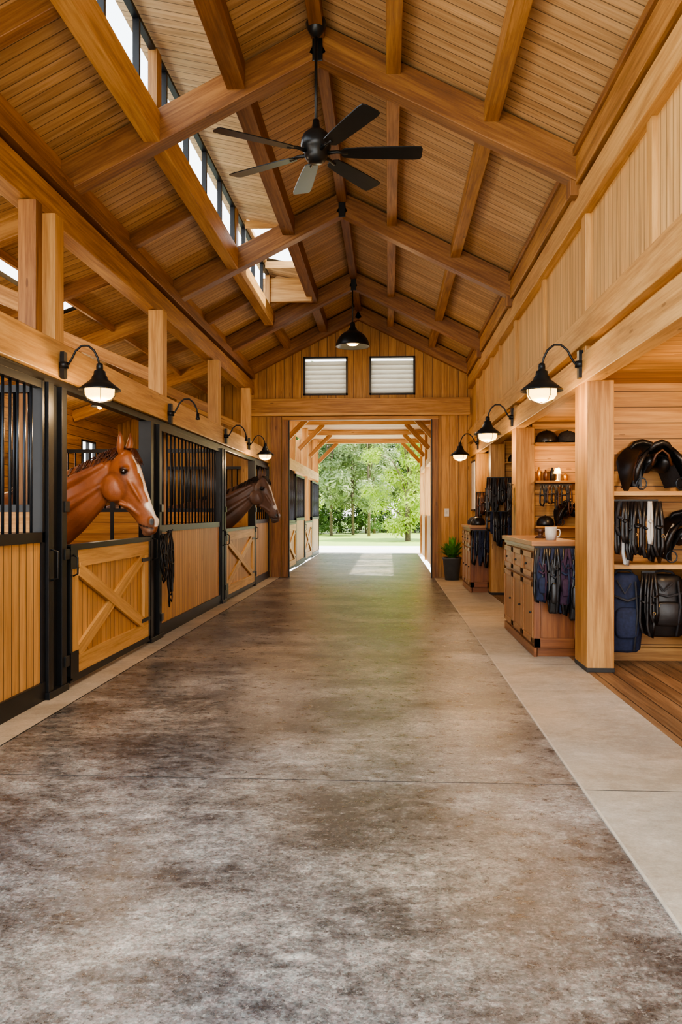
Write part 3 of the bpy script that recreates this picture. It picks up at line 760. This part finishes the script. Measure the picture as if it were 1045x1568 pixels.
def helmet(loc,mat='leather',sc=1):
    b=MB()
    b.lathe([(.135,.0),(.14,.03),(.132,.08),(.10,.13),(.05,.155),(.001,.16)],(0,0,0),mat,20)
    b.loft([[(-.10,-.09,.01),(-.10,-.09,.025)],[(-.05,-.165,.0),(-.05,-.165,.014)],[(.05,-.165,.0),(.05,-.165,.014)],[(.10,-.09,.01),(.10,-.09,.025)]],mat,False,True)
    b.ball((0,0,.16),.012,mat,8)
    b.build('riding_helmet',loc=loc,scale=sc,recalc=False)
helmet((2.30,12.14,2.501),'leather',1.15); helmet((2.60,12.14,2.501),'grey',1.1); helmet((2.3,15.05,2.401)); helmet((1.70,15.8,1.251)); helmet((2.28,12.14,1.301),'leather',.9)
helmet((1.70,16.4,1.251),'grey')
def bottles(loc,seed):
    random.seed(seed); b=MB()
    for i in range(5):
        x=i*.095; r=U(.03,.04); h=U(.12,.22); m=['brass','brown','leather','mug','brass'][i]
        b.lathe([(0.0,0),(r,0),(r,h*.7),(r*.4,h*.85),(r*.4,h),(0,h)],(x,U(-.02,.02),0),m,14)
    b.build('grooming_bottle_set',loc=loc,recalc=False)
bottles((2.2,12.2,1.951),1); bottles((2.15,15.06,1.901),3)
o=MB(); o.lathe([(0,0),(.04,0),(.01,.02),(.01,.12),(.07,.13),(.045,.23),(.001,.23)],(0,0,0),'bulb',16); o=o.build('table_lamp',loc=(2.44,12.07,1.951),scale=.8); point('table_light',(0,-.12,.2),8,parent=o)
straps('bridle',(2.4,11.98,1.88),9,.4,['leather','grey','brown'],.45,.012,31)

# ------------------------------------------------------------------ planter, notice, switch
b=MB(); b.lathe([(0,0),(.15,0),(.2,.45),(.215,.46),(.215,.5),(.19,.5),(.18,.42),(0,.42)],(0,0,0),'pot',24)
random.seed(3)
for i in range(110):
    a=U(0,6.28); L=U(.3,.68); lean=U(.15,.95); p=[]
    for k in range(5):
        t=k/4; p.append(Vector((math.cos(a)*lean*L*t*.85,math.sin(a)*lean*L*t*.85,.42+L*t-L*.75*lean*t*t)))
    sd=Vector((-math.sin(a),math.cos(a),0)); ws=[.006,.03,.04,.025,.002]
    b.loft([[p[k]-sd*ws[k],p[k]+sd*ws[k]] for k in range(5)],'leafp',False,True,False)
b.build('potted_plant',loc=(1.40,18.25,0.006),recalc=False)
b=MB(); b.box(1.86,1.899,17.95,18.6,1.55,2.6,'paper')
for c in ((17.92,18.63,1.52,1.56),(17.92,18.63,2.59,2.63)): b.box(1.85,1.899,c[0],c[1],c[2],c[3],'iron')
b.build('notice_board')
b=MB(); b.box(1.28,1.38,YE-.02,YE,1.4,1.58,'paper'); b.box(1.31,1.35,YE-.03,YE-.02,1.46,1.52,'mug'); b.build('light_switch')

# ------------------------------------------------------------------ horses
def interp(tab,t):
    for a,c in zip(tab,tab[1:]):
        if t<=c[0]:
            k=(t-a[0])/(c[0]-a[0]); return tuple(a[i]+(c[i]-a[i])*k for i in range(1,len(a)))
    return tab[-1][1:]
FACE=[(0,-2.56,2.17),(.1,-2.49,2.13),(.2,-2.445,2.04),(.35,-2.40,1.92),(.55,-2.345,1.76),(.75,-2.285,1.60),(.88,-2.24,1.49),(.95,-2.225,1.42),(1,-2.245,1.36)]
JAW=[(0,-2.74,2.02),(.1,-2.79,1.93),(.2,-2.80,1.82),(.35,-2.755,1.68),(.45,-2.67,1.62),(.55,-2.575,1.585),(.75,-2.455,1.46),(.88,-2.39,1.365),(.95,-2.355,1.325),(1,-2.32,1.315)]
HW=[(0,.07),(.1,.10),(.2,.118),(.3,.12),(.42,.10),(.55,.074),(.72,.056),(.85,.060),(.93,.058),(1,.04)]
PV=Vector((-2.70,0,1.9))
def horse(name,loc,coat,dark,legc,yaw,blaze_w,bl=(.1,.97),muzz=None):
    b=MB(); n=20
    def ring(c,t,a,bb,egg=0):
        t=Vector(t).normalized(); sd=Vector((0,1,0)); up=sd.cross(t).normalized()
        if up.z<0 and abs(up.z)>.3: up=-up
        return [Vector(c)+sd*(a*math.cos(2*math.pi*k/n)*(1-egg*math.sin(2*math.pi*k/n)))+up*(bb*math.sin(2*math.pi*k/n)) for k in range(n)]
    secs=[((-5.72,0,1.42),(1,0,.1),.06,.1,0),((-5.65,0,1.38),(1,0,.1),.17,.2,0),((-5.45,0,1.35),(1,0,0),.26,.30,0),((-5.15,0,1.34),(1,0,0),.30,.33,0),((-4.75,0,1.29),(1,0,0),.31,.34,0),
          ((-4.35,0,1.27),(1,0,0),.30,.36,0),((-4.0,0,1.30),(1,0,.1),.27,.39,0.1),((-3.68,0,1.37),(1,0,.35),.24,.40,.15),((-3.42,0,1.48),(1,0,.6),.19,.37,.15),
          ((-3.2,0,1.62),(1,0,.8),.145,.32,.1),((-3.02,0,1.75),(1,0,.8),.115,.27,.1),((-2.86,0,1.87),(1,0,.75),.10,.22,.1),((-2.74,0,1.95),(1,0,.7),.085,.17,.05),((-2.66,0,2.0),(1,0,.6),.07,.12,0)]
    b.loft([ring(*s) for s in secs],'coat')
    rot=Matrix.Translation(PV)@Matrix.Rotation(yaw,4,'Z')@Matrix.Translation(-PV)
    inv=rot.inverted()
    hr=[]
    for t in [0,.05,.1,.15,.2,.27,.35,.43,.5,.58,.66,.75,.82,.88,.93,.97,1.0]:
        F=interp(FACE,t);J=interp(JAW,t);w=interp(HW,t)[0]
        c=Vector(((F[0]+J[0])/2,0,(F[1]+J[1])/2)); up=Vector((F[0]-J[0],0,F[1]-J[1]))/2
        r=[]
        for k in range(n):
            an=2*math.pi*k/n; s_=math.sin(an); c_=math.cos(an)
            ww=w*(math.copysign(abs(c_)**.8,c_))*(1.0+.12*s_ if t<.5 else 1.0-.05*s_)
            r.append(rot@(c+up*s_+Vector((0,ww,0))))
        hr.append(r)
    b.loft(hr,'coat')
    for sg in (-1,1):
        b.ball(rot@Vector((-2.665,sg*.076,1.785)),.125,'coat',14,(1,.50,1.12))
        b.ball(rot@Vector((-2.53,sg*.107,1.970)),.044,'coat',10,(1.15,.8,.7))
        b.tube([rot@Vector((-2.52,sg*.092,1.90)),rot@Vector((-2.46,sg*.088,1.81)),rot@Vector((-2.40,sg*.068,1.70)),rot@Vector((-2.37,sg*.052,1.64))],[.018,.024,.020,.01],'coat',8)
        b.tube([rot@Vector((-2.60,sg*.085,1.64)),rot@Vector((-2.50,sg*.062,1.60)),rot@Vector((-2.40,sg*.05,1.52))],[.022,.022,.015],'coat',8)
        b.ball(rot@Vector((-2.268,sg*.044,1.455)),.044,'coat',10,(.85,.75,1.15))
        b.ball(rot@Vector((-2.30,sg*.03,1.37)),.045,'coat',10,(1,.9,.8))
        b.tube([(-3.55,sg*.2,1.35),(-3.25,sg*.135,1.52),(-2.95,sg*.09,1.72),(-2.78,sg*.075,1.83)],[.10,.07,.045,.03],'coat',10)
        b.tube([(-3.5,sg*.17,1.70),(-3.2,sg*.10,1.80),(-2.95,sg*.075,1.93),(-2.78,sg*.07,2.02)],[.07,.06,.05,.03],'coat',10)
    b.ball(rot@Vector((-2.345,0,1.350)),.050,'coat',10,(1,.9,.75))
    for sg in (-1,1):
        base=Vector((-2.60,sg*.065,2.13)); tip=Vector((-2.585,sg*.095,2.345))
        pts=[base.lerp(tip,q)+Vector((.012*math.sin(q*3),sg*.012*math.sin(q*3.1),0)) for q in (0,.2,.45,.7,.9,1)]
        b.tube([rot@p for p in pts],[.03,.038,.036,.026,.012,.004],'coat',10)
    for sg in (-1,1):
        y=sg*.17
        b.tube([(-3.78,y*.9,1.25),(-3.72,y,1.0),(-3.74,y,.8),(-3.74,y,.52),(-3.75,y,.46),(-3.76,y,.28),(-3.76,y,.14),(-3.72,y,.07),(-3.70,y,.0)],[.16,.14,.09,.062,.055,.038,.048,.045,.06],'coat',12)
        b.tube([(-5.25,y*.8,1.3),(-5.22,y,1.1),(-5.2,y,.9),(-5.38,y,.66),(-5.52,y,.54),(-5.50,y,.42),(-5.47,y,.25),(-5.46,y,.14),(-5.41,y,.07),(-5.39,y,.0)],[.22,.2,.14,.08,.062,.05,.04,.05,.046,.062],'coat',12)
    me0=b.build('tmp',recalc=True)
    md=me0.modifiers.new('r','REMESH'); md.mode='VOXEL'; md.voxel_size=.010; md.use_smooth_shade=True
    sm=me0.modifiers.new('s','SMOOTH'); sm.factor=.5; sm.iterations=4
    dg=bpy.context.evaluated_depsgraph_get(); me=bpy.data.meshes.new_from_object(me0.evaluated_get(dg))
    bpy.data.objects.remove(me0)
    ca=me.color_attributes.new('coat','FLOAT_COLOR','POINT')
    D=Vector(dark)
    for i,v in enumerate(me.vertices):
        p=inv@v.co; c=Vector(coat)
        if p.x>-2.95 and p.z>1.2:
            best=9;bt=0
            for q in range(0,41):
                F=interp(FACE,q/40); d=math.hypot(F[0]-p.x,F[1]-p.z)
                if d<best: best=d;bt=q/40
            gj=math.hypot(p.x+2.66,p.z-1.785); k=max(0,1-abs(gj-.145)/.03)*.5  # crease shade around the cheek painted into the coat
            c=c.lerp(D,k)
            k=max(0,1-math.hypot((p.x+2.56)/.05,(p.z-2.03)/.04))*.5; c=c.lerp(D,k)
            wv=blaze_w*(1.25 if bt<.35 else .8 if bt<.7 else 1.3)*(1+.18*math.sin(p.z*40))
            if bl[0]<bt<bl[1] and best<.075:
                e=abs(p.y)/wv
                k=max(0,min(1,(1.12-e)/.24))*min(1,(bt-bl[0])/.08)
                c=c.lerp(Vector((.80,.74,.68)),k)
            if p.z<1.54:
                k=max(0,min(1,(1.50-p.z)/.12))*.8
                if k>0 and not (abs(p.y)<blaze_w*1.1 and best<.06): c=c.lerp(Vector(muzz or dark),k)
            dn=math.hypot((p.x+2.258)/.019,(p.z-1.457)/.030)
            if dn<1.4 and abs(p.y)>.045: c=c.lerp(Vector((.008,.006,.005)),min(1,(1.4-dn)*2.5)); v.co-=v.normal*.014*min(1,1.4-dn)
            if -2.42<p.x<-2.25 and abs(p.z-(1.385+(-2.25-p.x)*.25))<.007: c=c.lerp(Vector((.012,.008,.006)),.9); v.co-=v.normal*.005
            de=math.hypot(p.x+2.53,p.z-1.945)
            if de<.055 and abs(p.y)>.07: c=c.lerp(D*.4,max(0,min(1,(.055-de)/.02)))
            if p.z>2.18: c=c.lerp(D,min(1,(p.z-2.18)/.14)*.7)
        elif p.z<.75:
            k=max(0,min(1,(.75-p.z)/.3)); c=c.lerp(Vector(legc),k)
            if p.z<.075: c=Vector((.04,.03,.02))
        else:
            k=.4*max(0,math.sin(p.x*9+p.z*7))+max(0,min(1,(1.35-p.z)/.4))*.4; c=c.lerp(D,min(.8,k))  # muscle shading painted into the coat as bands; darker low down
        ca.data[i].color=(c[0],c[1],c[2],1)
    me.materials.clear(); me.materials.append(M['coat'])
    o=bpy.data.objects.new(name,me); bpy.context.scene.collection.objects.link(o); o.location=loc
    b=MB()
    for sg in (-1,1): b.ball(rot@Vector((-2.53,sg*.126,1.943)),.027,'eye',16,(1.1,.7,.95))
    b.build('eyes',parent=o)
    hair=plain(name+'_mane',tuple(x*.9 for x in dark),.5,0,.4,40)
    b=MB(); random.seed(4)
    crest=[(-3.72,1.78),(-3.45,1.86),(-3.2,1.93),(-3.0,2.02),(-2.85,2.10),(-2.72,2.16),(-2.6,2.19)]
    for i in range(260):
        q=R()*(len(crest)-1.001); k=int(q); f=q-k
        x=crest[k][0]*(1-f)+crest[k+1][0]*f; z=crest[k][1]*(1-f)+crest[k+1][1]*f
        L=U(.12,.26); s0=Vector((x,0.0,z-.01)); sg=1 if R()<.75 else -.8
        b.tube([s0,s0+Vector((-.01,.05*sg,.02)),s0+Vector((-.03,.11*sg,-L*.35)),s0+Vector((-.05,.14*sg,-L*(1 if sg>0 else .45)))],[.010,.009,.007,.002],hair,5,True,.5)
    for i in range(26):
        s0=Vector((-2.57,U(-.035,.035),2.17)); e=U(-.05,.05)
        b.tube([rot@s0,rot@(s0+Vector((.07,e*.5,.0))),rot@(s0+Vector((.115,e,-.09))),rot@(s0+Vector((.14,e*1.2,-U(.11,.17))))],[.008,.008,.006,.002],hair,5,True,.5)
    for i in range(60):
        y=U(-.05,.05); L=U(.7,1.0); s0=Vector((-5.7,y*.5,1.5))
        b.tube([s0,s0+Vector((-.1,y*.5,-.05)),s0+Vector((-.14,y,-.3)),s0+Vector((-.10,y*1.5,-L))],[.014,.012,.012,.003],hair,5)
    b.build('mane_and_tail',parent=o,recalc=False)
    return o
horse('chestnut_horse',(0.0,8.0,-.05),(.215,.070,.022),(.07,.020,.008),(.15,.045,.015),-.22,.030,muzz=(.15,.09,.065))
horse('bay_horse',(.27,15.1,-.02),(.130,.072,.050),(.022,.014,.011),(.012,.01,.009),-.30,.030,bl=(.12,.80),muzz=(.06,.045,.04))

# ------------------------------------------------------------------ light & world
w=bpy.data.worlds.new('World'); bpy.context.scene.world=w; w.use_nodes=True
t=w.node_tree; bg=t.nodes['Background']
tc=t.nodes.new('ShaderNodeTexCoord'); sp=t.nodes.new('ShaderNodeSeparateXYZ'); cr=t.nodes.new('ShaderNodeValToRGB')
t.links.new(tc.outputs['Generated'],sp.inputs[0]); t.links.new(sp.outputs[2],cr.inputs[0])
cr.color_ramp.elements[0].position=0; cr.color_ramp.elements[0].color=(1,.97,.93,1)
cr.color_ramp.elements[1].position=.7; cr.color_ramp.elements[1].color=(.72,.86,1,1)
t.links.new(cr.outputs[0],bg.inputs[0]); bg.inputs[1].default_value=5.2
s=bpy.data.lights.new('sun','SUN'); s.energy=17; s.angle=.02; s.color=(1,.93,.78)
so=bpy.data.objects.new('sun',s); bpy.context.scene.collection.objects.link(so)
d=Vector((-1,.12,-1.3)); so.rotation_euler=d.to_track_quat('-Z','Y').to_euler(); so.location=(20,-10,25)
def fill_lamp(loc,e):  # lamp fixture added only to brighten dark rooms
    b=MB(); b.lathe([(0,.25),(.06,.25),(.06,.2),(.02,.18),(.02,.08),(.14,.02),(.16,-.02),(.14,-.01),(.0,.05)],(0,0,0),'iron',18); b.lathe([(.001,.0),(.04,-.01),(.04,-.05),(.001,-.07)],(0,0,0),'bulb',12)
    o=b.build('added_fill_lamp',loc=loc,recalc=False); point('added_fill_light',(0,0,-.14),e,parent=o)
fill_lamp((3.0,6.6,2.55),60); fill_lamp((3.0,10.6,2.55),60)  # added fill for the tack rooms
fill_lamp((-5.2,9.6,3.42),80); fill_lamp((-5.2,5.0,3.42),40); fill_lamp((-5.2,14.6,3.42),50)  # added fill for the stall interiors
bpy.context.scene.view_settings.view_transform='AgX'
try: bpy.context.scene.view_settings.look='AgX - Medium High Contrast'
except Exception as e: print(e)

# ------------------------------------------------------------------ camera
cam=bpy.data.cameras.new('camera'); co=bpy.data.objects.new('camera',cam); bpy.context.scene.collection.objects.link(co)
cam.sensor_fit='VERTICAL'; cam.sensor_height=36; cam.sensor_width=24; cam.lens=36*1263/1568
co.location=(0,0,1.5); co.rotation_euler=(math.radians(90),0,math.atan((595-522.5)/1263))
bpy.context.scene.camera=co
